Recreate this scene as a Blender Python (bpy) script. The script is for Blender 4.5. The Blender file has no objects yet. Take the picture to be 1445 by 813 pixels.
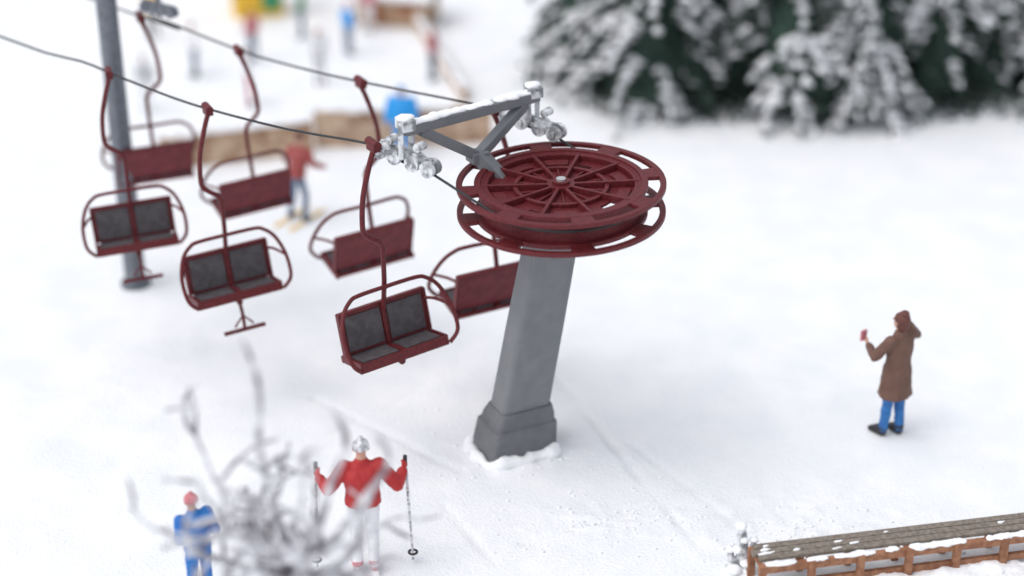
import bpy, bmesh, math, random
from mathutils import Vector, Matrix, noise
from mathutils.bvhtree import BVHTree
random.seed(7)
R=math.radians
scene=bpy.context.scene
V=Vector

# ---------------------------------------------------------------- materials
def mat(name, col, rough=.6, col2=None, nscale=8, bump=0.0, bscale=40, lo=.4, hi=.6, metal=0, spec=.5, bdist=.01):
    m=bpy.data.materials.new(name); m.use_nodes=True
    nt=m.node_tree; b=nt.nodes['Principled BSDF']
    b.inputs['Base Color'].default_value=(*col,1); b.inputs['Roughness'].default_value=rough
    b.inputs['Metallic'].default_value=metal
    b.inputs['Specular IOR Level'].default_value=spec
    tc=nt.nodes.new('ShaderNodeTexCoord')
    if col2:
        n=nt.nodes.new('ShaderNodeTexNoise'); n.inputs['Scale'].default_value=nscale; n.inputs['Detail'].default_value=6
        nt.links.new(tc.outputs['Object'],n.inputs['Vector'])
        r=nt.nodes.new('ShaderNodeValToRGB'); r.color_ramp.elements[0].position=lo; r.color_ramp.elements[1].position=hi
        r.color_ramp.elements[0].color=(*col,1); r.color_ramp.elements[1].color=(*col2,1)
        nt.links.new(n.outputs['Fac'],r.inputs['Fac']); nt.links.new(r.outputs['Color'],b.inputs['Base Color'])
    if bump>0:
        n2=nt.nodes.new('ShaderNodeTexNoise'); n2.inputs['Scale'].default_value=bscale; n2.inputs['Detail'].default_value=5
        nt.links.new(tc.outputs['Object'],n2.inputs['Vector'])
        bp=nt.nodes.new('ShaderNodeBump'); bp.inputs['Strength'].default_value=bump; bp.inputs['Distance'].default_value=bdist
        nt.links.new(n2.outputs['Fac'],bp.inputs['Height']); nt.links.new(bp.outputs['Normal'],b.inputs['Normal'])
    return m
M_snow=mat('snow',(.82,.837,.86),.75,(.875,.882,.895),1.3,.55,24,.35,.65,spec=.2,bdist=.03)
M_snowclump=mat('snow_clump',(.86,.87,.89),.8,(.91,.91,.92),20,.4,30,spec=.2,bdist=.02)
M_red=mat('red_paint',(.088,.009,.012),.5,(.145,.017,.021),26,.35,90,.35,.7,spec=.35)
M_redpanel=mat('red_panel',(.12,.011,.016),.55,(.165,.019,.025),9,.2,60)
M_cush=mat('dark_cushion',(.062,.052,.058),.7,(.085,.078,.085),10,.3,60)
M_grey=mat('grey_post',(.158,.166,.178),.6,(.195,.202,.213),4,.3,80,.3,.7)
M_greyb=mat('grey_plinth',(.115,.12,.13),.65,(.155,.16,.17),5,.3,60,.3,.7)
M_greyd=mat('grey_dark',(.13,.145,.17),.6,(.17,.185,.21),9,.2,60)
M_frost=mat('frosted_metal',(.22,.23,.24),.6,(.72,.73,.75),9,.3,50,.42,.58)
M_cable=mat('cable_steel',(.02,.021,.024),.5)
M_bolt=mat('bolt',(.6,.6,.6),.35,metal=.6)
M_wood=mat('wood_orange',(.24,.10,.05),.7,(.36,.17,.09),12,.4,40)
M_woodg=mat('wood_grey',(.17,.14,.115),.85,(.25,.215,.18),18,.6,45)
M_woodt=mat('wood_tan',(.30,.17,.095),.8,(.52,.37,.25),3,.4,20)
M_needle=mat('needles',(.010,.027,.020),.8,(.026,.058,.040),6)
M_trunk=mat('bark',(.06,.045,.035),.9)
M_barebark=mat('frosted_bark',(.17,.15,.165),.8,(.74,.74,.77),5,.5,30,.38,.58)
M_skin=mat('skin',(.55,.30,.21),.5,(.60,.34,.25),10)
M_hairbr=mat('hair_brown',(.10,.033,.024),.7,(.15,.055,.042),60,.5,90)
M_coat=mat('coat_brown',(.135,.068,.05),.8,(.16,.085,.062),5,.5,50)
M_jean=mat('jeans_blue',(.02,.12,.36),.7,(.03,.18,.46),16,.3,40)
M_black=mat('black_boot',(.02,.02,.024),.5)
M_redj=mat('jacket_red',(.38,.014,.016),.6,(.44,.025,.025),6,.3,40)
M_redj2=mat('jacket_dull_red',(.26,.04,.04),.6,(.34,.07,.06),14,.3,40)
M_bluej=mat('jacket_blue',(.01,.13,.44),.6,(.015,.18,.53),6,.3,40)
M_bluel=mat('jacket_bright_blue',(.01,.26,.66),.6,(.015,.32,.75),14,.3,40)
M_white=mat('white_cloth',(.72,.72,.74),.7,(.80,.80,.82),14,.3,40)
M_greyc=mat('grey_cloth',(.30,.30,.32),.7,(.75,.75,.77),25,.3,40)
M_yel=mat('yellow_cloth',(.75,.42,.02),.6,(.8,.5,.04),12)
M_green=mat('green_cloth',(.03,.22,.10),.7,(.05,.3,.14),12)
M_pink=mat('pink_cloth',(.50,.16,.18),.7,(.6,.24,.26),12)
M_slate=mat('slate_cloth',(.09,.14,.22),.7,(.13,.18,.27),12)
M_eye=mat('eye',(.01,.01,.01),.3)
M_lip=mat('lip',(.35,.08,.07),.5)

# ---------------------------------------------------------------- mesh builder
def catmull(pts,sub):
    P=[V(p) for p in pts]
    if sub<=1 or len(P)<3: return P
    out=[]
    for i in range(len(P)-1):
        p0=P[max(i-1,0)];p1=P[i];p2=P[i+1];p3=P[min(i+2,len(P)-1)]
        for k in range(sub):
            t=k/sub
            out.append(.5*((2*p1)+(-p0+p2)*t+(2*p0-5*p1+4*p2-p3)*t*t+(-p0+3*p1-3*p2+p3)*t**3))
    out.append(P[-1]); return out
class MB:
    def __init__(s): s.v=[];s.f=[];s.m=[];s.s=[]
    def add(s,vs,fs,mi=0,smooth=False,M=None):
        o=len(s.v)
        for p in vs:
            p=V(p); s.v.append(M@p if M else p)
        for f in fs:
            s.f.append(tuple(i+o for i in f)); s.m.append(mi); s.s.append(smooth)
    def box(s,c,size,mi=0,rot=None,taper=(1,1),M=None):
        x,y,z=[a/2 for a in size]; tx,ty=taper
        vs=[V((-x,-y,-z)),V((x,-y,-z)),V((x,y,-z)),V((-x,y,-z)),V((-x*tx,-y*ty,z)),V((x*tx,-y*ty,z)),V((x*tx,y*ty,z)),V((-x*tx,y*ty,z))]
        Q=Matrix.Translation(V(c))@(rot.to_4x4() if rot else Matrix.Identity(4))
        if M: Q=M@Q
        s.add(vs,[(3,2,1,0),(4,5,6,7),(0,1,5,4),(1,2,6,5),(2,3,7,6),(3,0,4,7)],mi,False,Q)
    def beam(s,p1,p2,w,h,mi=0,up=V((0,0,1))):
        p1=V(p1);p2=V(p2);d=(p2-p1);L=d.length;d.normalize()
        x=d.cross(up).normalized();z=x.cross(d)
        rot=Matrix((x,d,z)).transposed()
        s.box((p1+p2)/2,(w,L,h),mi,rot)
    def tube(s,pts,r,mi=0,n=8,sub=1,M=None,smooth=True,cap=True):
        P0=[V(p) for p in pts]
        rs=r if isinstance(r,(list,tuple)) else [r]*len(P0)
        P=catmull(P0,sub)
        RR=[]
        for i in range(len(P)):
            t=i/(len(P)-1)*(len(rs)-1); a=int(min(t,len(rs)-2)); RR.append(rs[a]+(rs[a+1]-rs[a])*(t-a))
        vs=[];fs=[];u=None
        for i,p in enumerate(P):
            d=(P[min(i+1,len(P)-1)]-P[max(i-1,0)]).normalized()
            if u is None:
                u=d.orthogonal().normalized()
            u=(u-d*u.dot(d))
            if u.length<1e-5:u=d.orthogonal()
            u.normalize(); w=d.cross(u)
            for k in range(n):
                a=2*math.pi*k/n
                vs.append(p+(u*math.cos(a)+w*math.sin(a))*RR[i])
        for i in range(len(P)-1):
            for k in range(n):
                fs.append((i*n+k,i*n+(k+1)%n,(i+1)*n+(k+1)%n,(i+1)*n+k))
        s.add(vs,fs,mi,smooth,M)
        if cap:
            s.add(vs[:n],[tuple(range(n))[::-1]],mi,False,M); s.add(vs[-n:],[tuple(range(n))],mi,False,M)
    def snowstrip(s,pts,wd,ht,mi=0,nz=6,seed=0,step=.03,amp=.6):
        P=[V(p) for p in pts]; Q=[]
        for a,b in zip(P,P[1:]):
            k=max(1,int((b-a).length/step))
            for i in range(k): Q.append(a.lerp(b,i/k))
        Q.append(P[-1]); n=12; vs=[];fs=[]
        for i,p in enumerate(Q):
            d=(Q[min(i+1,len(Q)-1)]-Q[max(i-1,0)]); d.z=0; d.normalize(); sd=V((-d.y,d.x,0))
            e=min(1,(min(i,len(Q)-1-i)+.4)*step/.06); e=math.sqrt(e)
            for k in range(n):
                a=2*math.pi*k/n; c,sn=math.cos(a),math.sin(a)
                q=p+sd*c*wd+V((0,0,sn*ht))
                f=1+amp*noise.noise(q*nz+V((seed,0,0)))+amp*.5*noise.noise(q*nz*2.7+V((seed,5,0)))
                vs.append(p+sd*c*wd*f*e+V((0,0,(sn*ht*f if sn>0 else sn*ht*.5*f)*e)))
        for i in range(len(Q)-1):
            for k in range(n): fs.append((i*n+k,i*n+(k+1)%n,(i+1)*n+(k+1)%n,(i+1)*n+k))
        fs.append(tuple(range(n))[::-1]); o=(len(Q)-1)*n; fs.append(tuple(range(o,o+n)))
        s.add(vs,fs,mi,True)
    def ring(s,c,r0,r1,z0,z1,a0,a1,n,mi=0,M=None):
        vs=[];fs=[];full=abs(a1-a0-2*math.pi)<1e-6
        cnt=n if full else n+1
        for i in range(cnt):
            a=a0+(a1-a0)*i/n; ca,sa=math.cos(a),math.sin(a)
            for (r,z) in((r0,z0),(r1,z0),(r1,z1),(r0,z1)): vs.append((c[0]+r*ca,c[1]+r*sa,c[2]+z))
        for i in range(n):
            j=(i+1)%cnt
            for k in range(4):
                fs.append((i*4+k,i*4+(k+1)%4,j*4+(k+1)%4,j*4+k))
        if not full:
            fs.append((0,3,2,1)); e=(cnt-1)*4; fs.append((e,e+1,e+2,e+3))
        s.add(vs,fs,mi,False,M)
    def hull(s,ells,mi=0,sub=2,M=None,jit=0):
        bm=bmesh.new()
        for (c,r) in ells:
            if not isinstance(r,(tuple,list)): r=(r,r,r)
            t=bmesh.new(); bmesh.ops.create_icosphere(t,subdivisions=sub,radius=1)
            for v in t.verts:
                q=V((v.co.x*r[0],v.co.y*r[1],v.co.z*r[2]))
                if jit: q*=1+random.uniform(-jit,jit)
                bm.verts.new(V(c)+q)
            t.free()
        if len(ells)>1 or jit:
            res=bmesh.ops.convex_hull(bm,input=bm.verts)
            kill=[e for e in res['geom_interior'] if isinstance(e,bmesh.types.BMVert)]
            bmesh.ops.delete(bm,geom=list(set(kill)),context='VERTS')
        else:
            bmesh.ops.convex_hull(bm,input=bm.verts)
        bmesh.ops.delete(bm,geom=[v for v in bm.verts if not v.link_faces],context='VERTS')
        bmesh.ops.recalc_face_normals(bm,faces=bm.faces)
        bm.verts.index_update()
        s.add([v.co.copy() for v in bm.verts],[tuple(v.index for v in f.verts) for f in bm.faces],mi,True,M)
        bm.free()
    def obj(s,name,mats,loc=(0,0,0),rotz=0,scale=1,bevel=0,parent=None):
        me=bpy.data.meshes.new(name); me.from_pydata([tuple(v) for v in s.v],[],s.f)
        for m in mats: me.materials.append(m)
        me.polygons.foreach_set('material_index',s.m); me.polygons.foreach_set('use_smooth',s.s); me.update()
        o=bpy.data.objects.new(name,me); scene.collection.objects.link(o)
        o.location=loc;o.rotation_euler=(0,0,rotz);o.scale=(scale,)*3
        if bevel:
            b=o.modifiers.new('bevel','BEVEL'); b.width=bevel;b.segments=2;b.limit_method='ANGLE';b.angle_limit=R(40)
        if parent:o.parent=parent
        return o
def empty(name,loc=(0,0,0)):
    e=bpy.data.objects.new(name,None); scene.collection.objects.link(e); e.location=loc; return e
TAU=2*math.pi

# ---------------------------------------------------------------- people
def hand(parts,w,d,n,side,mi,curl=.9):
    d=d.normalized(); n=(n-d*n.dot(d)).normalized(); side=(side-d*side.dot(d)).normalized()
    parts.append((mi,[(w,.027),(w+d*.075+side*.028,.015),(w+d*.08-side*.030,.014)]))
    Ls=[.040,.046,.043,.033]
    for i in range(4):
        k=w+d*(.082-.004*abs(i-1))+side*(.033-.022*i)
        a=curl*.6; p1=k+(d*math.cos(a)+n*math.sin(a))*Ls[i]
        a=curl*1.5; p2=p1+(d*math.cos(a)+n*math.sin(a))*Ls[i]*.75
        parts.append((mi,[(k,.0115),(p1,.0105)])); parts.append((mi,[(p1,.0105),(p2,.0095)]))
    t0=w+d*.025+side*.026; t1=t0+(d*.6+side*.7+n*.3).normalized()*.045; t2=t1+(d*.8+n*.6).normalized()*.032
    parts.append((mi,[(t0,.015),(t1,.0125)])); parts.append((mi,[(t1,.0125),(t2,.0105)]))
def person(name,loc,rotz,H,jac,trou,boot,hat,arms=None,legs=None,coat=False,voxel=.03,hands=False,hatkind='beanie',lean=0,handmat=None,wide=1.0,bulk=0.0,curl=.9,handup=(0,.2,1)):
    mats=[jac,trou,boot,hat,M_skin,M_eye,M_lip,handmat or M_skin]
    pr=[]; bk=bulk
    pel=V((0,0,.93)); wa=V((0,lean*.4,1.10)); ch=V((0,lean*.8,1.30)); nk=V((0,lean+.005,1.46)); hd=V((0,lean+.03,1.62))
    pr.append((0 if coat else 1,[(pel,(.155,.115,.10)),(V((0,0,.86)),(.15,.11,.07))]))
    pr.append((0,[(pel+V((0,0,.02)),(.165+bk,.125+bk,.06)),(wa,(.15+bk,.115+bk,.08))]))
    pr.append((0,[(wa,(.15+bk,.115+bk,.08)),(ch,(.175+bk,.13+bk,.11))]))
    pr.append((0,[(ch,(.175+bk,.13+bk,.11)),(V((-.15,lean,1.41)),.06),(V((.15,lean,1.41)),.06)]))
    pr.append((0,[(nk+V((0,0,-.05)),(.10,.09,.04)),(nk+V((0,0,.03)),(.072,.068,.03))]))
    pr.append((4,[(nk,.052),(hd,.052)]))
    pr.append((4,[(hd+V((0,-.01,.03)),(.074,.09,.085)),(hd+V((0,.03,-.07)),(.042,.045,.04))]))
    pr.append((4,[(hd+V((0,.085,.01)),.008),(hd+V((0,.103,-.022)),(.013,.012,.009))]))
    for s_ in(-1,1):
        pr.append((4,[(hd+V((s_*.077,-.01,0)),(.012,.02,.03))]))
        pr.append((5,[(hd+V((s_*.03,.078,.012)),(.013,.010,.008))]))
    pr.append((6,[(hd+V((0,.081,-.055)),(.024,.009,.006))]))
    if hatkind=='beanie':
        pr.append((3,[(hd+V((0,-.018,.055)),(.088,.098,.075)),(hd+V((0,-.02,.03)),(.094,.104,.02))]))
        pr.append((3,[(hd+V((0,-.02,.145)),.028)]))
    else:
        pr.append((3,[(hd+V((0,-.025,.04)),(.092,.095,.092)),(hd+V((0,-.05,-.06)),(.082,.06,.07))]))
        pr.append((3,[(hd+V((0,-.05,.12)),(.055,.055,.045))]))
    arms=arms or {-1:((-.235,0,1.17),(-.25,.10,.94)),1:((.235,0,1.17),(.25,.10,.94))}
    for s_ in(-1,1):
        el,wr=[V(a) for a in arms[s_]]
        sh=V((s_*.175,lean,1.41))
        pr.append((0,[(sh,.066+bk*.6),(el,.052+bk*.6)])); pr.append((0,[(el,.052+bk*.6),(wr,.042+bk*.4)]))
        dd=(wr-el).normalized()
        if hands: hand(pr,wr+dd*.02,dd,V((-s_*.6,.6,-.3)),V(handup),7,curl)
        else: pr.append((7,[(wr,.03),(wr+dd*.08,(.03,.03,.03))]))
    legs=legs or {-1:((-.10,.02,.50),(-.11,-.01,.09)),1:((.10,.02,.50),(.11,-.01,.09))}
    for s_ in(-1,1):
        kn,an=[V(a) for a in legs[s_]]
        pr.append((1,[((s_*.085,0,.90),.088),(kn,.066)])); pr.append((1,[(kn,.066),(an,.054)]))
        pr.append((2,[(an+V((0,0,.03)),.058),(an+V((0,0,-.045)),.048),(an+V((s_*.015,.15,-.05)),(.045,.05,.037))]))
    if coat:
        pr.append((0,[((0,0,1.0),(.18,.145,.06)),((0,.0,.60),(.22,.185,.04))]))
    mb=MB(); trees=[]
    for mi,el in pr:
        o=len(mb.v); fo=len(mb.f)
        mb.hull(el,mi,2)
        trees.append((mi,BVHTree.FromPolygons(mb.v[o:],[tuple(i-o for i in f) for f in mb.f[fo:]])))
    tmp=mb.obj('tmp',[])
    r=tmp.modifiers.new('r','REMESH'); r.mode='VOXEL'; r.voxel_size=voxel
    sm=tmp.modifiers.new('s','SMOOTH'); sm.iterations=2; sm.factor=.4
    dg=bpy.context.evaluated_depsgraph_get(); dg.update()
    me=bpy.data.meshes.new_from_object(tmp.evaluated_get(dg))
    bpy.data.objects.remove(tmp)
    me.name=name
    me.materials.clear()
    for q_ in mats: me.materials.append(q_)
    idx=[]
    for f in me.polygons:
        c=f.center; best=9;bi=0
        for mi,t in trees:
            hit=t.find_nearest(c,.1)
            if hit[0] is not None and hit[3]<best-1e-4: best=hit[3];bi=mi
        idx.append(bi)
    me.polygons.foreach_set('material_index',idx); me.polygons.foreach_set('use_smooth',[True]*len(idx))
    if voxel<.015:
        N=[v.normal.copy() for v in me.vertices]; C=[v.co.copy() for v in me.vertices]; out=[]
        for c,nn_ in zip(C,N):
            if .12<c.z<1.42:
                k=.008*noise.noise(V((c.x*12,c.y*12,c.z*8)))+.004*noise.noise(V((c.x*28,c.y*28,c.z*20)))
                c=c+nn_*k
            out+=[c.x,c.y,c.z]
        me.vertices.foreach_set('co',out)
    me.update()
    o=bpy.data.objects.new(name,me); scene.collection.objects.link(o)
    o.location=loc;o.rotation_euler=(0,0,rotz);s=H/1.76;o.scale=(s*wide,s*wide,s)
    return o
p=person('woman_in_brown_coat',(4.78,19.50,0.0),R(40),1.74,M_coat,M_jean,M_black,M_hairbr,
   arms={-1:((-.28,.12,1.17),(-.16,.31,1.20)),1:((.34,.04,1.30),(.20,.08,1.50))},coat=True,voxel=.010,hands=True,hatkind='hair',wide=1.10,bulk=.012,
   legs={-1:((-.085,.02,.50),(-.10,.04,.09)),1:((.085,-.01,.50),(.07,-.06,.09))},curl=.7)
m=MB(); m.box((-.12,.43,1.28),(.09,.03,.14),0); m.obj('mobile_phone',[M_pink],bevel=.006,parent=p)
sk=person('skier_in_red_jacket',(-1.63,16.55,.03),R(8),1.72,M_redj,M_white,M_pink,M_greyc,
   arms={-1:((-.35,-.04,1.15),(-.42,.10,1.21)),1:((.35,-.04,1.15),(.42,.10,1.23))},
   legs={-1:((-.085,.05,.50),(-.085,-.02,.10)),1:((.085,.05,.50),(.085,-.02,.10))},voxel=.010,hands=True,handmat=M_redj,bulk=.03,wide=1.10,curl=1.3)
for s_ in(-1,1):
    m=MB(); h=V((s_*.455,.20,1.27))
    f=V((s_*.50,.10,.02)); m.tube([h+V((0,0,.08)),f],[.016,.012],0,8); m.tube([h+V((0,0,.09)),h+V((0,0,-.06))],.022,1,8)
    c=f+V((0,0,.1)); m.ring(c,.03,.055,-.006,.006,0,TAU,16,1)
    m.obj('ski_pole',[M_greyc,M_black],parent=sk)
    m=MB()
    pts=[(s_*.09,-.45,.012),(s_*.09,.45,.012),(s_*.09,.62,.03),(s_*.09,.72,.09)]
    for a_,b_ in zip(pts,pts[1:]): m.beam(a_,b_,.075,.02)
    m.obj('ski',[M_white],parent=sk)
person('skier_in_blue_jacket',(-3.36,15.95,0),R(35),1.42,M_bluej,M_bluej,M_black,M_pink,lean=.06,voxel=.012,hands=True,bulk=.02,wide=1.08,
   arms={-1:((-.24,-.04,1.16),(-.18,.16,1.05)),1:((.24,-.04,1.16),(.20,.18,1.05))})
r1=person('skier_in_dark_red_jacket',(-3.36,25.9,0),R(-30),1.45,M_redj2,M_slate,M_black,M_hairbr,lean=.14,voxel=.02,
   arms={-1:((-.3,.1,1.25),(-.42,.25,1.05)),1:((.3,.1,1.2),(.4,.3,1.1))},legs={-1:((-.14,.06,.50),(-.2,-.02,.09)),1:((.12,.1,.50),(.14,-.02,.09))},bulk=.03)
m=MB()
for s_ in(-.2,.14): m.beam((s_,-.5,.02),(s_,.6,.02),.07,.02)
m.obj('ski',[M_yel],parent=r1)
person('person_in_blue_jacket',(-1.86,28.5,0),R(170),1.28,M_bluel,M_bluel,M_woodt,M_bluel,voxel=.025,bulk=.07,wide=1.25)
bg=[(-7.2,34.6,M_yel,M_black),(-5.0,33.2,M_pink,M_slate),(-4.2,34.6,M_green,M_slate),(-6.0,32.4,M_white,M_slate),(-2.9,35.0,M_pink,M_white),(-3.6,32.0,M_white,M_greyc),(-1.5,32.2,M_pink,M_slate),(-4.8,30.9,M_white,M_pink),(-3.2,33.6,M_bluel,M_slate),(-6.6,30.6,M_greyc,M_white)]
for i,(x,y,a,b) in enumerate(bg):
    person('distant_skier',(x,y,0),R(40*i),1.1,a,b,M_black,random.choice([M_hairbr,M_pink,M_greyc]),voxel=.035)

# ---------------------------------------------------------------- ground
def axis(lo,hi,step,far):
    a=[]; x=lo
    while x<=hi: a.append(x); x+=step
    s=step; x=lo
    left=[]
    while x>-far: s*=1.18; x-=s; left.append(x)
    s=step; x=a[-1]; right=[]
    while x<far: s*=1.18; x+=s; right.append(x)
    return left[::-1]+a+right
def segd(p,a,b):
    ab=b-a; t=max(0,min(1,(p-a).dot(ab)/ab.length_squared)); return (p-(a+ab*t)).length
grooves=[(V((.6,20.9)),V((2.2,16.9)),1),(V((.1,17.1)),V((1.75,18.05)),.9),(V((1.5,19.3)),V((3.3,16.4)),.4),(V((-2.6,20.4)),V((-.6,18.6)),.8),(V((-3.4,18.6)),V((-1.4,19.4)),.6),(V((-1.2,20.6)),V((-2.9,18.9)),.6),(V((-.8,17.9)),V((-.2,16.7)),.7)]
def gh(x,y):
    z=.05*noise.noise(V((x*.35,y*.35,0)))+.025*noise.noise(V((x*1.1,y*1.1,3)))+.009*noise.noise(V((x*3.5,y*3.5,7)))
    if -4<x<5 and 15<y<22:
        p=V((x,y))
        for a,b,k in grooves:
            d=segd(p,a,b)
            if d<.15: z-=k*.055*math.exp(-(d/.04)**2)*max(.15,0.6+1.1*noise.noise(V((x*2,y*2,9))))
        k=math.exp(-((x-3.4)**2/1.6+(y-17.4)**2/.6)); z+=.08*k*max(0,noise.noise(V((x*6,y*6,1))))
        k=math.exp(-((x-.9)**2/.8+(y-17.5)**2/.2)); z+=.05*k*max(0,noise.noise(V((x*8,y*8,5))))
        k=math.exp(-(x**2+(y-19.1)**2)/.45); z+=.05*k*(1+noise.noise(V((x*5,y*5,4))))
    return z
xs=axis(-6,6.5,.05,160); ys=axis(15,22,.05,200)
gv=[];gf=[]
for y in ys:
    for x in xs: gv.append((x,y,gh(x,y)))
nx=len(xs)
for j in range(len(ys)-1):
    for i in range(nx-1): gf.append((j*nx+i,j*nx+i+1,(j+1)*nx+i+1,(j+1)*nx+i))
g=MB(); g.add(gv,gf,0,True); g.obj('snow_ground',[M_snow])
m=MB()
for i in range(300):
    if i<110: x,y=random.gauss(3.2,.7),random.gauss(17.3,.35)
    elif i<210: x,y=random.gauss(1.1,.8),random.gauss(17.5,.35)
    else: x,y=random.gauss(.1,.8),random.gauss(18.9,.5)
    r=random.uniform(.006,.024)
    m.hull([((x,y,gh(x,y)+r*.3),(r*1.3,r,r*.8))],0,1,jit=.2)
m.obj('snow_crumbs',[M_snowclump])

# ---------------------------------------------------------------- main pylon
P0=V((0,19.2,0)); PT=V((.535,18.95,3.48))
ax=PT-P0
pyl=empty('ski_lift_pylon',P0)
def rel(o): o.parent=pyl; o.matrix_parent_inverse=Matrix.Translation(-P0)
rz=Matrix.Rotation(R(27),3,'Z')
def sect(c,w,d,ch=.06):
    pts=[]
    for (sx,sy,a0) in((1,1,0),(-1,1,90),(-1,-1,180),(1,-1,270)):
        for k in range(4):
            a=R(a0+30*k); pts.append(V((sx*(w/2-ch)+ch*math.cos(a),sy*(d/2-ch)+ch*math.sin(a),0)))
    return [rz@p+c for p in pts]
def loft(mb,secs,mi=0):
    n=len(secs[0]);vs=[p for s_ in secs for p in s_];fs=[]
    for i in range(len(secs)-1):
        for k in range(n): fs.append((i*n+k,i*n+(k+1)%n,(i+1)*n+(k+1)%n,(i+1)*n+k))
    fs.append(tuple(range(n))[::-1]); e=(len(secs)-1)*n; fs.append(tuple(range(e,e+n)))
    mb.add(vs,fs,mi,False)
at=lambda z:P0+ax*(z/3.48)
m=MB()
loft(m,[sect(at(.64),.66,.40,.07),sect(at(1.8),.635,.385,.07),sect(at(3.14),.58,.36,.07)])
loft(m,[sect(at(.0)+V((0,-.07,-.12)),.92,.66,.05),sect(at(.43),.84,.58,.05),sect(at(.435),.78,.53,.05),sect(at(.53),.77,.52,.06),sect(at(.66),.70,.45,.07)],1)
rel(m.obj('post',[M_grey,M_greyb],bevel=.014))
m=MB()
m.tube([at(3.0),at(3.16)],.33,0,28,smooth=False); m.tube([at(3.16),at(3.42)],.16,0,20,smooth=False)
m.tube([at(2.8)+rz@V((0,-.16,0)),at(2.8)+rz@V((0,-.20,0))],.035,0,12)
rel(m.obj('post_head',[M_grey],bevel=.012))
A=V((-1.19,18.8,4.41));B=V((.25,20.2,4.27));C=V((-.40,19.42,3.83))
d=(B-A).normalized()
m=MB()
m.beam(A-d*.04,B+d*.06,.15,.12)
m.beam(C,A+d*.22+V((0,0,-.06)),.12,.12); m.beam(C+V((0.01,0,.003)),B-d*.14+V((0,0,-.06)),.12,.12)
m.beam(at(2.98)+V((0,.1,0)),C+V((0,0,.03)),.18,.16)
m.box(C,(.22,.2,.13),0,Matrix.Rotation(R(30),3,'Z'))
rel(m.obj('crossarm',[M_grey],bevel=.012))
cd=V((-.82,.57,0)); lat=V((.57,.82,0))
m=MB()
for end in(A,B):
    for sgn in(-1,1):
        q=end+lat*.09*sgn
        m.beam(q+V((0,0,.1)),q+V((0,0,-.33)),.06,.05,0,V((0,1,0)))
    bc=end+V((0,0,-.26))
    m.beam(bc-cd*.32+V((0,0,-.05)),bc+cd*.32,.06,.07)
    m.box(end+V((0,0,.07)),(.16,.22,.13),0,Matrix.Rotation(R(30),3,'Z'))
    for k in(-.34,-.13,.13,.34):
        for sgn in(-1,1):
            c=bc+cd*k+V((0,0,-.09+.10*k))
            m.tube([c+lat*.03*sgn,c+lat*.09*sgn],.095,0,18,smooth=False)
            m.tube([c+lat*.09*sgn,c+lat*.12*sgn],.04,0,8,smooth=False)
        m.beam(c,c+V((0,0,.12)),.04,.04,0,V((0,1,0)))
    for k in (-.2,.2):
        c=bc+cd*k+V((0,0,.1)); m.tube([c-lat*.07,c+lat*.07],.05,0,12,smooth=False)
rel(m.obj('sheave_rollers',[M_frost],bevel=.008))
m=MB()
up=V((0,0,.066))
m.snowstrip([A-d*.03+up,A.lerp(B,.45)+up],.075,.035,0,7,1)
m.snowstrip([A.lerp(B,.42)+up,A.lerp(B,.66)+up],.07,.022,0,9,3)
m.snowstrip([A.lerp(B,.68)+up,B+d*.04+up],.075,.035,0,7,2)
for e_ in(A,B): m.snowstrip([e_-lat*.1+V((0,0,.14)),e_+lat*.1+V((0,0,.14))],.085,.035,0,8,4)
cc=[]
for i in range(49):
    a=TAU*i/48; e=(abs(math.cos(a))**6+abs(math.sin(a))**6)**(1/6)
    cc.append(P0+rz@V((.475*math.cos(a)/e,.35*math.sin(a)/e,0))+V((0,-.07,.015)))
m.snowstrip(cc,.07,.075,0,4.5,8,step=.04,amp=1.2)
rel(m.obj('snow_cap',[M_snowclump]))

# ---------------------------------------------------------------- bull wheel
W=V((.56,18.9,3.645))
m=MB()
for zt in(.04,-.30):
    m.ring((0,0,zt),1.13,1.20,0,.055,0,TAU,96)
    m.ring((0,0,zt),.92,.995,0,.055,0,TAU,96)
    for k in range(8):
        a=k*TAU/8+.2; m.ring((0,0,zt+.002),.99,1.135,0,.05,a-.12,a+.12,5)
m.ring((0,0,0),.885,.93,-.28,.075,0,TAU,96)
for k in range(10):
    a=k*TAU/10+.05
    m.ring((0,0,.0),.12,.56,-.03,.0,a,a+TAU/10,6)
    if k in(1,4,6,8):
        m.ring((0,0,-.002),.55,.66,-.03,.0,a,a+TAU/10,6)
        m.ring((0,0,.0),.655,.745,-.03,.0,a,a+TAU/20+.02,4)
        m.ring((0,0,-.002),.74,.89,-.03,.0,a,a+TAU/10,6)
    else:
        m.ring((0,0,-.002),.55,.89,-.03,.0,a,a+TAU/10,8)
        m.ring((0,0,-.002),.66,.80,0,.025,a+.12,a+TAU/10-.12,5)
m.ring((0,0,-.02),.50,.55,0,.07,0,TAU,64); m.ring((0,0,-.02),.84,.888,.0,.09,0,TAU,80)
for k in range(10):
    a=k*TAU/10+.05; u=V((math.cos(a),math.sin(a),0))
    m.beam(u*.12+V((0,0,.02)),u*.90+V((0,0,.03)),.04,.10)
    a+=TAU/20; u=V((math.cos(a),math.sin(a),0))
    m.beam(u*.14+V((0,0,.0)),u*.5+V((0,0,.01)),.025,.05)
m.tube([(0,0,-.27),(0,0,.07)],.16,0,24,smooth=False); m.tube([(0,0,.07),(0,0,.105)],.10,0,20,smooth=False)
m.tube([(0,0,.10),(0,0,.13)],.055,1,16,smooth=False)
o=m.obj('bull_wheel',[M_red,M_bolt],loc=W,bevel=.008)
o.rotation_euler=(R(0),R(-1),0)

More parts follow.
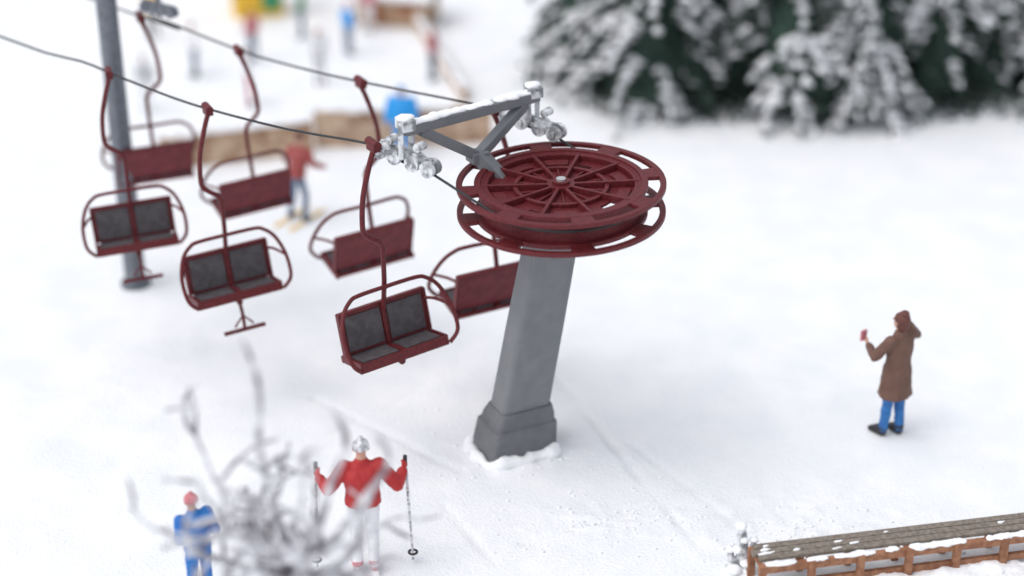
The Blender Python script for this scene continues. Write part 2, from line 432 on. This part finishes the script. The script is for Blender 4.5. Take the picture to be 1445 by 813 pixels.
# ---------------------------------------------------------------- cable
G=3.55
near=[V((-5.04,21.34,4.15)),V((-3.67,20.38,4.04)),V((-1.569,18.92,4.18))]
cab=MB()
wn=V((W.x-.57*.97,W.y-.82*.97,G)); wf=V((W.x+.57*.97,W.y+.82*.97,G))
cab.tube([(-34,41,7.5),(-14,27.6,5.0),(-6.93,22.65,4.25),(-5.45,21.62,4.2),near[0],(-4.3,20.82,4.07),near[1],(-2.6,19.64,4.07),near[2],A+cd*.3+V((0,0,-.38)),A-cd*.3+V((0,0,-.43))],.016,0,6,3)
cab.tube([A-cd*.3+V((0,0,-.43)),wn],.016,0,6)
wrap=[]
a0=math.atan2(-.82,-.57)
for i in range(25):
    a=a0+math.pi*i/24; wrap.append((W.x+.955*math.cos(a),W.y+.955*math.sin(a),G))
cab.tube(wrap,.016,0,6)
far=[V((-.22,20.52,3.99)),V((-1.92,21.6,3.93)),V((-3.616,22.7,3.965)),V((-5.10,23.75,4.08))]
cab.tube([wf,B-cd*.3+V((0,0,-.43))],.016,0,6)
cab.tube([B-cd*.3+V((0,0,-.43)),B+cd*.25+V((0,0,-.38)),far[0],far[1],(-2.8,22.15,3.93),far[2],(-4.85,23.55,4.13),far[3],(-13,29.3,4.9),(-34,44,7.5)],.016,0,6,3)
cab.obj('lift_cable',[M_cable])

# ---------------------------------------------------------------- second pylon
q=V((-5.52,23.65,0))
m=MB()
m.tube([q+V((0,0,-.1)),q+V((0,0,5.9))],[.155,.135],0,20)
m.tube([q+V((0,0,-.1)),q+V((0,0,.06))],.22,0,20,smooth=False)
m.box(q+V((.02,-.17,1.9)),(.05,.05,3.6),1)
a1=V((-7.0,22.7,5.6));b1=V((-4.78,23.5,5.6))
m.beam(a1,b1,.14,.14)
for e,zz in((a1,4.25),(b1,4.2)):
    m.beam(e+V((0,0,.1)),V((e.x,e.y,zz+.1)),.07,.07,1,V((0,1,0)))
    c0=V((e.x,e.y,zz))
    m.beam(c0-cd*.3+V((0,0,.12)),c0+cd*.3+V((0,0,.12)),.06,.07,1)
    for k in(-.24,-.08,.08,.24):
        c=c0+cd*k+V((0,0,.06)); m.tube([c-lat*.06,c+lat*.06],.075,1,14)
m.obj('ski_lift_pylon',[M_greyd,M_greyd],bevel=.01)

# ---------------------------------------------------------------- chairs
def chair(loc,ang,foot=True,scale=1):
    m=MB()
    m.box((0,0,0),(.09,.16,.10),0); m.tube([(0,-.1,.03),(0,.1,.03)],.05,0,10)
    m.tube([(0,0,-.04),(.07,0,-.22),(.17,0,-.55),(.205,0,-.85),(.19,0,-.98),(.10,0,-1.07),(.02,0,-1.13),(-.02,0,-1.22)],.032,0,8,4)
    m.tube([(-.02,0,-1.2),(-.01,-.01,-1.6),(0,-.06,-1.98)],.030,0,8)
    w=.54
    hoop=[(-w-.02,.40,-2.40),(-w-.13,.40,-2.26),(-w-.14,.26,-2.02),(-w-.06,.14,-1.80),(-w+.06,.08,-1.69),(-w+.18,.06,-1.66),(0,.05,-1.66),(w-.18,.06,-1.66),(w-.06,.08,-1.69),(w+.06,.14,-1.80),(w+.14,.26,-2.02),(w+.13,.40,-2.26),(w+.02,.40,-2.40)]
    m.tube(hoop,.025,0,8,4)
    m.tube([(0,.05,-1.66),(0,-.03,-1.72)],.03,0,6)
    m.tube([(-w+.02,-.06,-2.02),(-w-.05,.06,-2.0),(-w-.13,.24,-2.02)],.02,0,6,3); m.tube([(w-.02,-.06,-2.02),(w+.05,.06,-2.0),(w+.13,.24,-2.02)],.02,0,6,3)
    rb=Matrix.Rotation(R(13),3,'X')
    def P(x,y,z): return rb@V((x,y,z))+V((0,-.08,-2.17))
    m.box(P(0,0,0),(2*w,.045,.48),1,rb)
    for sx in(-1,1):
        m.box(P(sx*.265,.034,.0),(.44,.03,.40),2,rb)
        m.box(P(sx*w,.01,0),(.03,.08,.50),0,rb)
    m.box(P(0,.03,0),(.05,.035,.48),0,rb)
    m.box(P(0,.01,.245),(2*w+.02,.07,.03),0,rb)
    rs=Matrix.Rotation(R(14),3,'X')
    def S(x,y,z): return rs@V((x,y,z))+V((0,.14,-2.42))
    m.box(S(0,0,0),(2*w,.48,.045),1,rs)
    for sx in(-1,1):
        m.box(S(sx*.265,0,.034),(.44,.40,.03),2,rs)
        m.box(S(sx*w,0,.01),(.03,.50,.08),0,rs)
    m.box(S(0,0,.03),(.06,.48,.04),0,rs); m.box(S(0,.245,-.01),(2*w+.02,.03,.11),0,rs)
    for sx in(-.3,.3): m.beam((sx,-.12,-2.44),(sx,.30,-2.44),.04,.04,0)
    m.tube([(0,.05,-2.52),(0,.3,-2.50)],.04,0,8)
    if foot:
        m.tube([(0,.2,-2.45),(0,.34,-2.62),(0,.36,-2.86)],.024,0,6,3)
        m.tube([(-.27,.36,-2.86),(.27,.36,-2.86)],.028,0,8)
        m.tube([(-.12,.36,-2.80),(0,.35,-2.66),(.12,.36,-2.80)],.016,0,6)
    return m.obj('chairlift_chair',[M_red,M_redpanel,M_cush],loc=loc,rotz=ang,bevel=.006,scale=scale)
dz=V((0,0,-.02))
def tilt(o,ang):
    # slight side swing of the hanging chair
    o.rotation_mode='XYZ'; o.rotation_euler=(Matrix.Rotation(o.rotation_euler.z,3,'Z')@Matrix.Rotation(R(ang),3,'Y')).to_euler()
tilt(chair(near[2]+dz,R(213),False,1.07),2.5)
tilt(chair(near[1]+dz,R(206),True,1.0),3)
tilt(chair(near[0]+dz,R(196),True,.95),3)
chair(far[0]+dz,R(28),False,1.08)
tilt(chair(far[1]+dz,R(31),False,1.04),-1.5)
tilt(chair(far[2]+dz,R(29),False,.93),-2)
chair(far[3]+dz,R(22),False,.97)

# ---------------------------------------------------------------- fences
def plank_fence(name,a,b,h,mats,ph=.18,snow=True,t=.05,gap=.004):
    a=V(a);b=V(b);L=(b-a).length;d=(b-a).normalized();nrm=V((-d.y,d.x,0))
    m=MB(); n=int(L/ph)
    for i in range(n):
        p_=a+d*((i+.5)*L/n); hh=h*random.uniform(.86,1.06)
        m.beam(p_+V((0,0,-.1)),p_+V((0,0,hh)),L/n-gap*3,t*random.uniform(.8,1.1),0,nrm)
    m.beam(a+nrm*.05+V((0,0,h*.7)),b+nrm*.05+V((0,0,h*.7)),.04,.08,0)
    if snow:
        k=int(L/.12)
        for i in range(k):
            if random.random()<.85:
                m.hull([(a+d*(i*L/k)+V((0,0,h)),(.10,.08,random.uniform(.03,.08)))],1,1,jit=.15)
    return m.obj(name,mats)
plank_fence('plank_fence',(-5.9,27.9,0),(-3.4,28.7,0),.60,[M_woodt,M_snowclump])
plank_fence('plank_fence',(-3.4,28.9,0),(-.35,29.1,0),.70,[M_woodt,M_snowclump])
plank_fence('plank_fence',(-2.5,37.5,0),(-.85,31.0,0),.26,[M_woodt,M_snowclump])
m=MB()
m.box((0,0,.45),(1.0,.7,.9),0); m.box((0,-.02,.92),(1.2,.85,.06),1)
for sx in(-.45,.45):
    for sy in(-.3,.3): m.beam((sx,sy,.9),(sx,sy,1.55),.06,.06,1,V((0,1,0)))
m.box((0,0,1.68),(1.4,1.0,.26),0,taper=(.25,.25)); m.box((.25,-.36,.4),(.4,.03,.5),2)
m.obj('snack_kiosk',[M_yel,M_wood,M_green],loc=(-5.3,36.2,0),rotz=R(15))
m=MB()
m.box((0,0,.3),(1.5,1.0,.6),0)
m.box((0,-.27,.76),(1.7,.70,.12),2,Matrix.Rotation(R(28),3,'X')); m.box((0,.27,.757),(1.69,.70,.12),2,Matrix.Rotation(R(-28),3,'X'))
m.box((-.35,-.505,.28),(.35,.02,.5),1); m.box((.3,-.505,.35),(.4,.02,.25),1)
m.obj('wooden_hut',[M_woodt,M_wood,M_snowclump],loc=(-2.35,35.8,0),rotz=R(-12))

# foreground rail fence
m=MB()
a=V((2.72,16.15,0));b=V((6.6,16.92,0));d=(b-a).normalized();nn=V((-d.y,d.x,0));LL=(b-a).length
for i in range(3):
    o_=nn*(.10+.095*i)+V((0,0,.47+.004*i))
    m.beam(a+o_-d*.05*(i%2),b+o_,.088,.04,1)
m.beam(a-d*.03+V((0,0,.40)),b+V((0,0,.40)),.07,.09,0)
m.beam(a+V((0,0,.17)),b+V((0,0,.17)),.05,.08,0)
for i in range(8):
    p_=a+d*LL*(i/7.0)+V((0,.01,0)); m.beam(p_+V((0,0,-.1))-nn*.045,p_+V((0,0,.46))-nn*.045,.08,.06,0,nn)
    m.beam(p_+V((0,0,-.1))+nn*.33,p_+V((0,0,.445))+nn*.33,.08,.06,0,nn)
    m.beam(p_+V((0,0,.43))-nn*.04,p_+V((0,0,.43))+nn*.34,.05,.035,0)
for (t0,t1,k) in((.01,.10,1),(.13,.19,2),(.21,.33,3),(.36,.40,4),(.43,.60,5),(.66,.8,6),(.84,.99,7)):
    m.snowstrip([a+d*LL*t0+V((0,0,.452))-nn*.01,a+d*LL*t1+V((0,0,.452))],.045,.028,2,9,k,amp=.8)
for i in range(12):
    t=random.random(); m.snowstrip([a+d*LL*t+V((0,0,.494))+nn*(.08+.25*(i%4)/4),a+d*(LL*t+random.uniform(.06,.2))+V((0,0,.494))+nn*(.10+.25*(i%4)/4)],.022,.010,2,14,i,amp=1)
m.snowstrip([a-d*.1-nn*.06+V((0,0,.07)),b-nn*.06+V((0,0,.07))],.14,.08,2,4,9,step=.05,amp=.9)
m.obj('wooden_railing',[M_wood,M_woodg,M_snowclump],loc=(0,0,-.07),bevel=.006)
m=MB()
s0=V((2.55,16.6,0))
m.tube([s0+V((0,0,-.05)),s0+V((.02,0,.25)),s0+V((-.01,.02,.55))],[.085,.07,.05],0,10,4)
m.tube([s0+V((0,0,.2)),s0+V((.1,-.02,.25)),s0+V((.14,0,.38))],[.05,.04,.03],0,8,3)
m.tube([s0+V((0,0,.12)),s0+V((-.1,-.02,.16)),s0+V((-.12,0,.25))],[.05,.045,.035],0,8,3)
for (x,y,z,r) in((-.01,.02,.57,.065),(.03,-.03,.42,.05),(.14,0,.40,.05),(-.12,0,.27,.05),(-.04,-.05,.3,.055),(.05,-.06,.14,.07),(-.06,-.05,.05,.09),(.1,-.04,.03,.09)):
    m.hull([(s0+V((x,y,z)),(r,r,r*.7))],1,2,jit=.1)
m.obj('frosted_stump',[M_frost,M_snowclump])

# ---------------------------------------------------------------- bare tree in front
rt=random.Random(31)
m=MB()
def grow(p,d,L,r,depth):
    pts=[p];rad=[r];n=7;dd=d.copy()
    curl=V((rt.uniform(-1,1),rt.uniform(-1,1)*.6,rt.uniform(-.6,1))).normalized()*.17
    for i in range(n):
        dd=(dd+curl+V((rt.uniform(-1,1),rt.uniform(-1,1),rt.uniform(-1,1)))*.13).normalized()
        pts.append(pts[-1]+dd*L/n); rad.append(r*(1-.4*(i+1)/n))
    m.tube(pts,rad,0,6,3)
    if depth==0: return
    for k in range(2 if depth>1 else rt.choice((1,2,2))):
        i=rt.randint(2,n); ax_=V((rt.uniform(-.4,.4),1,rt.uniform(-.4,.4))).normalized()*rt.choice((-1,1))
        nd=(Matrix.Rotation(R(rt.uniform(25,75)),3,ax_)@dd); nd=(nd+V((0,0,.12))).normalized()
        grow(pts[i],nd,L*rt.uniform(.55,.8),max(rad[i]*.78,.022),depth-1)
T=V((-1.9,13.4,0))
m.tube([T+V((0,0,-.1)),T+V((.04,0,.8)),T+V((-.02,.03,1.6)),T+V((0,.05,2.45))],[.16,.13,.11,.09],0,10,5)
top=T+V((0,.05,2.35))
for d_,L_ in(((-1,.3,.15),1.1),((-.95,-.2,.35),1.05),((-.9,.1,.55),.95),((-.7,.2,.75),.9),((-.4,-.1,.9),.8),((-1,-.1,.02),.8),((-.85,.4,.25),.8),((.05,.3,1),.6),((.6,.1,.6),.6),((.95,-.1,.3),.75),((-.95,.5,.05),1.2),((.95,.3,.05),.7)):
    grow(top+V((0,0,rt.uniform(-.2,.05))),V(d_).normalized(),L_,.050,2 if L_<.78 else 3)
for x0,h0 in((-.38,2.3),(.35,1.6),(.72,1.35)):
    m.tube([top+V((x0*.3,0,.1)),top+V((x0*.8,0,h0*.5)),top+V((x0+.1,0.02,h0*.8)),top+V((x0,0,h0))],[.045,.036,.03,.02],0,6,4)
m.obj('bare_tree',[M_barebark])

# ---------------------------------------------------------------- spruces
def spruce(seed,h,Rb):
    q=random.Random(seed); m=MB()
    m.tube([(0,0,-.1),(0,0,h*.95)],[.11,.02],0,8)
    m.tube([(0,0,h*.06),(0,0,h*.96)],[Rb*.5,.02],1,10)
    z=.07*h
    while z<h*.98:
        f=1-z/h; r=Rb*(f**.85)+.06
        nb=int(6+8*f)
        for b_ in range(nb):
            an=q.uniform(0,TAU); Lb=r*q.uniform(.62,1.25); rise=q.uniform(.05,.25)
            n=max(3,int(Lb/.17)); u=V((math.cos(an),math.sin(an),0)); w=V((-u.y,u.x,0))
            snowy=noise.noise(V((an*.9+seed*7,z*1.3,seed)))+q.uniform(-.25,.25)>-.02
            for i in range(1,n+1):
                t=i/n; p_=u*(Lb*t)+V((0,0,z+rise*Lb*t*2-.75*Lb*t*t))
                wid=.26*(1.1-t*.7)
                for k in range(10):
                    s_=q.choice((-1,1)); tip=p_+w*s_*wid*q.uniform(.4,1.4)+u*q.uniform(.02,.18)+V((0,0,q.uniform(-.2,.04)))
                    e=(u*.036+w*.022+V((0,0,.028)))
                    m.add([p_+e,p_-e,tip],[(0,1,2)],1)
                if snowy and t>.3:
                    c=p_+V((q.uniform(-.03,.03),q.uniform(-.03,.03),.07))
                    a_=wid*q.uniform(.7,1.2); b2=q.uniform(.12,.2); hz=q.uniform(.04,.08)
                    vs=[c+V((0,0,hz)),c-V((0,0,hz*.5))]
                    for k in range(7):
                        aa=k*TAU/7; vs.append(c+(w*math.cos(aa)*a_+u*math.sin(aa)*b2)*q.uniform(.6,1.25)+V((0,0,-abs(math.cos(aa))*.04-.06*max(0,math.sin(aa)))))
                    fs=[(0,2+k,2+(k+1)%7) for k in range(7)]+[(1,2+(k+1)%7,2+k) for k in range(7)]
                    m.add(vs,fs,2,True)
        z+=.19+.08*q.random()
    return m
protos=[spruce(i,h,rb) for i,(h,rb) in enumerate(((5.0,1.45),(4.6,1.3),(5.4,1.6)))]
meshes={}
trees=[(1.35,32.3,1),(2.5,31.0,2),(3.9,31.6,0),(5.0,30.6,1),(6.3,30.7,2),(7.7,31.4,0),(9.0,32.2,1),(10.3,31.6,2),(2.3,34.0,0),(4.2,34.2,2),(6.0,33.6,0),(8.0,34.0,2),(10.0,34.4,0),(12,33,1)]
for (x,y,k) in trees:
    if k in meshes:
        o=bpy.data.objects.new('spruce_tree',meshes[k]); scene.collection.objects.link(o)
    else:
        o=protos[k].obj('spruce_tree',[M_trunk,M_needle,M_snowclump]); meshes[k]=o.data
    o.location=(x,y,0); o.rotation_euler=(0,0,random.uniform(0,6)); s_=random.uniform(.92,1.05); o.scale=(s_,s_,s_*random.uniform(.92,1.02))

# ---------------------------------------------------------------- light
w=bpy.data.worlds.new("World"); scene.world=w; w.use_nodes=True
nt=w.node_tree; bgn=nt.nodes['Background']
sky=nt.nodes.new('ShaderNodeTexSky'); sky.sky_type='NISHITA'; sky.sun_disc=False
sky.sun_elevation=R(62); sky.sun_rotation=R(-112); sky.air_density=1; sky.dust_density=2.5; sky.ozone_density=1
hs=nt.nodes.new('ShaderNodeHueSaturation'); hs.inputs['Saturation'].default_value=.28; hs.inputs['Value'].default_value=1.42
nt.links.new(sky.outputs[0],hs.inputs['Color']); nt.links.new(hs.outputs[0],bgn.inputs['Color'])
bgn.inputs['Strength'].default_value=.15
sd=bpy.data.lights.new('sun','SUN'); sd.energy=.65; sd.angle=R(60); sd.color=(1,.975,.94)
so=bpy.data.objects.new('sun',sd); scene.collection.objects.link(so)
dirv=V((-.42,-.17,.88)); so.rotation_euler=dirv.to_track_quat('Z','Y').to_euler(); so.location=(-10,-5,30)

scene.view_settings.view_transform='Standard'; scene.view_settings.look='None'; scene.view_settings.exposure=0
cd_=bpy.data.cameras.new('camera'); cam=bpy.data.objects.new('camera',cd_); scene.collection.objects.link(cam)
cam.location=(0,0,12); cam.rotation_euler=(R(63),0,0)
cd_.sensor_width=36; cd_.lens=63.5; cd_.clip_end=600
cd_.dof.use_dof=True; cd_.dof.focus_distance=20.7; cd_.dof.aperture_fstop=.145
scene.camera=cam
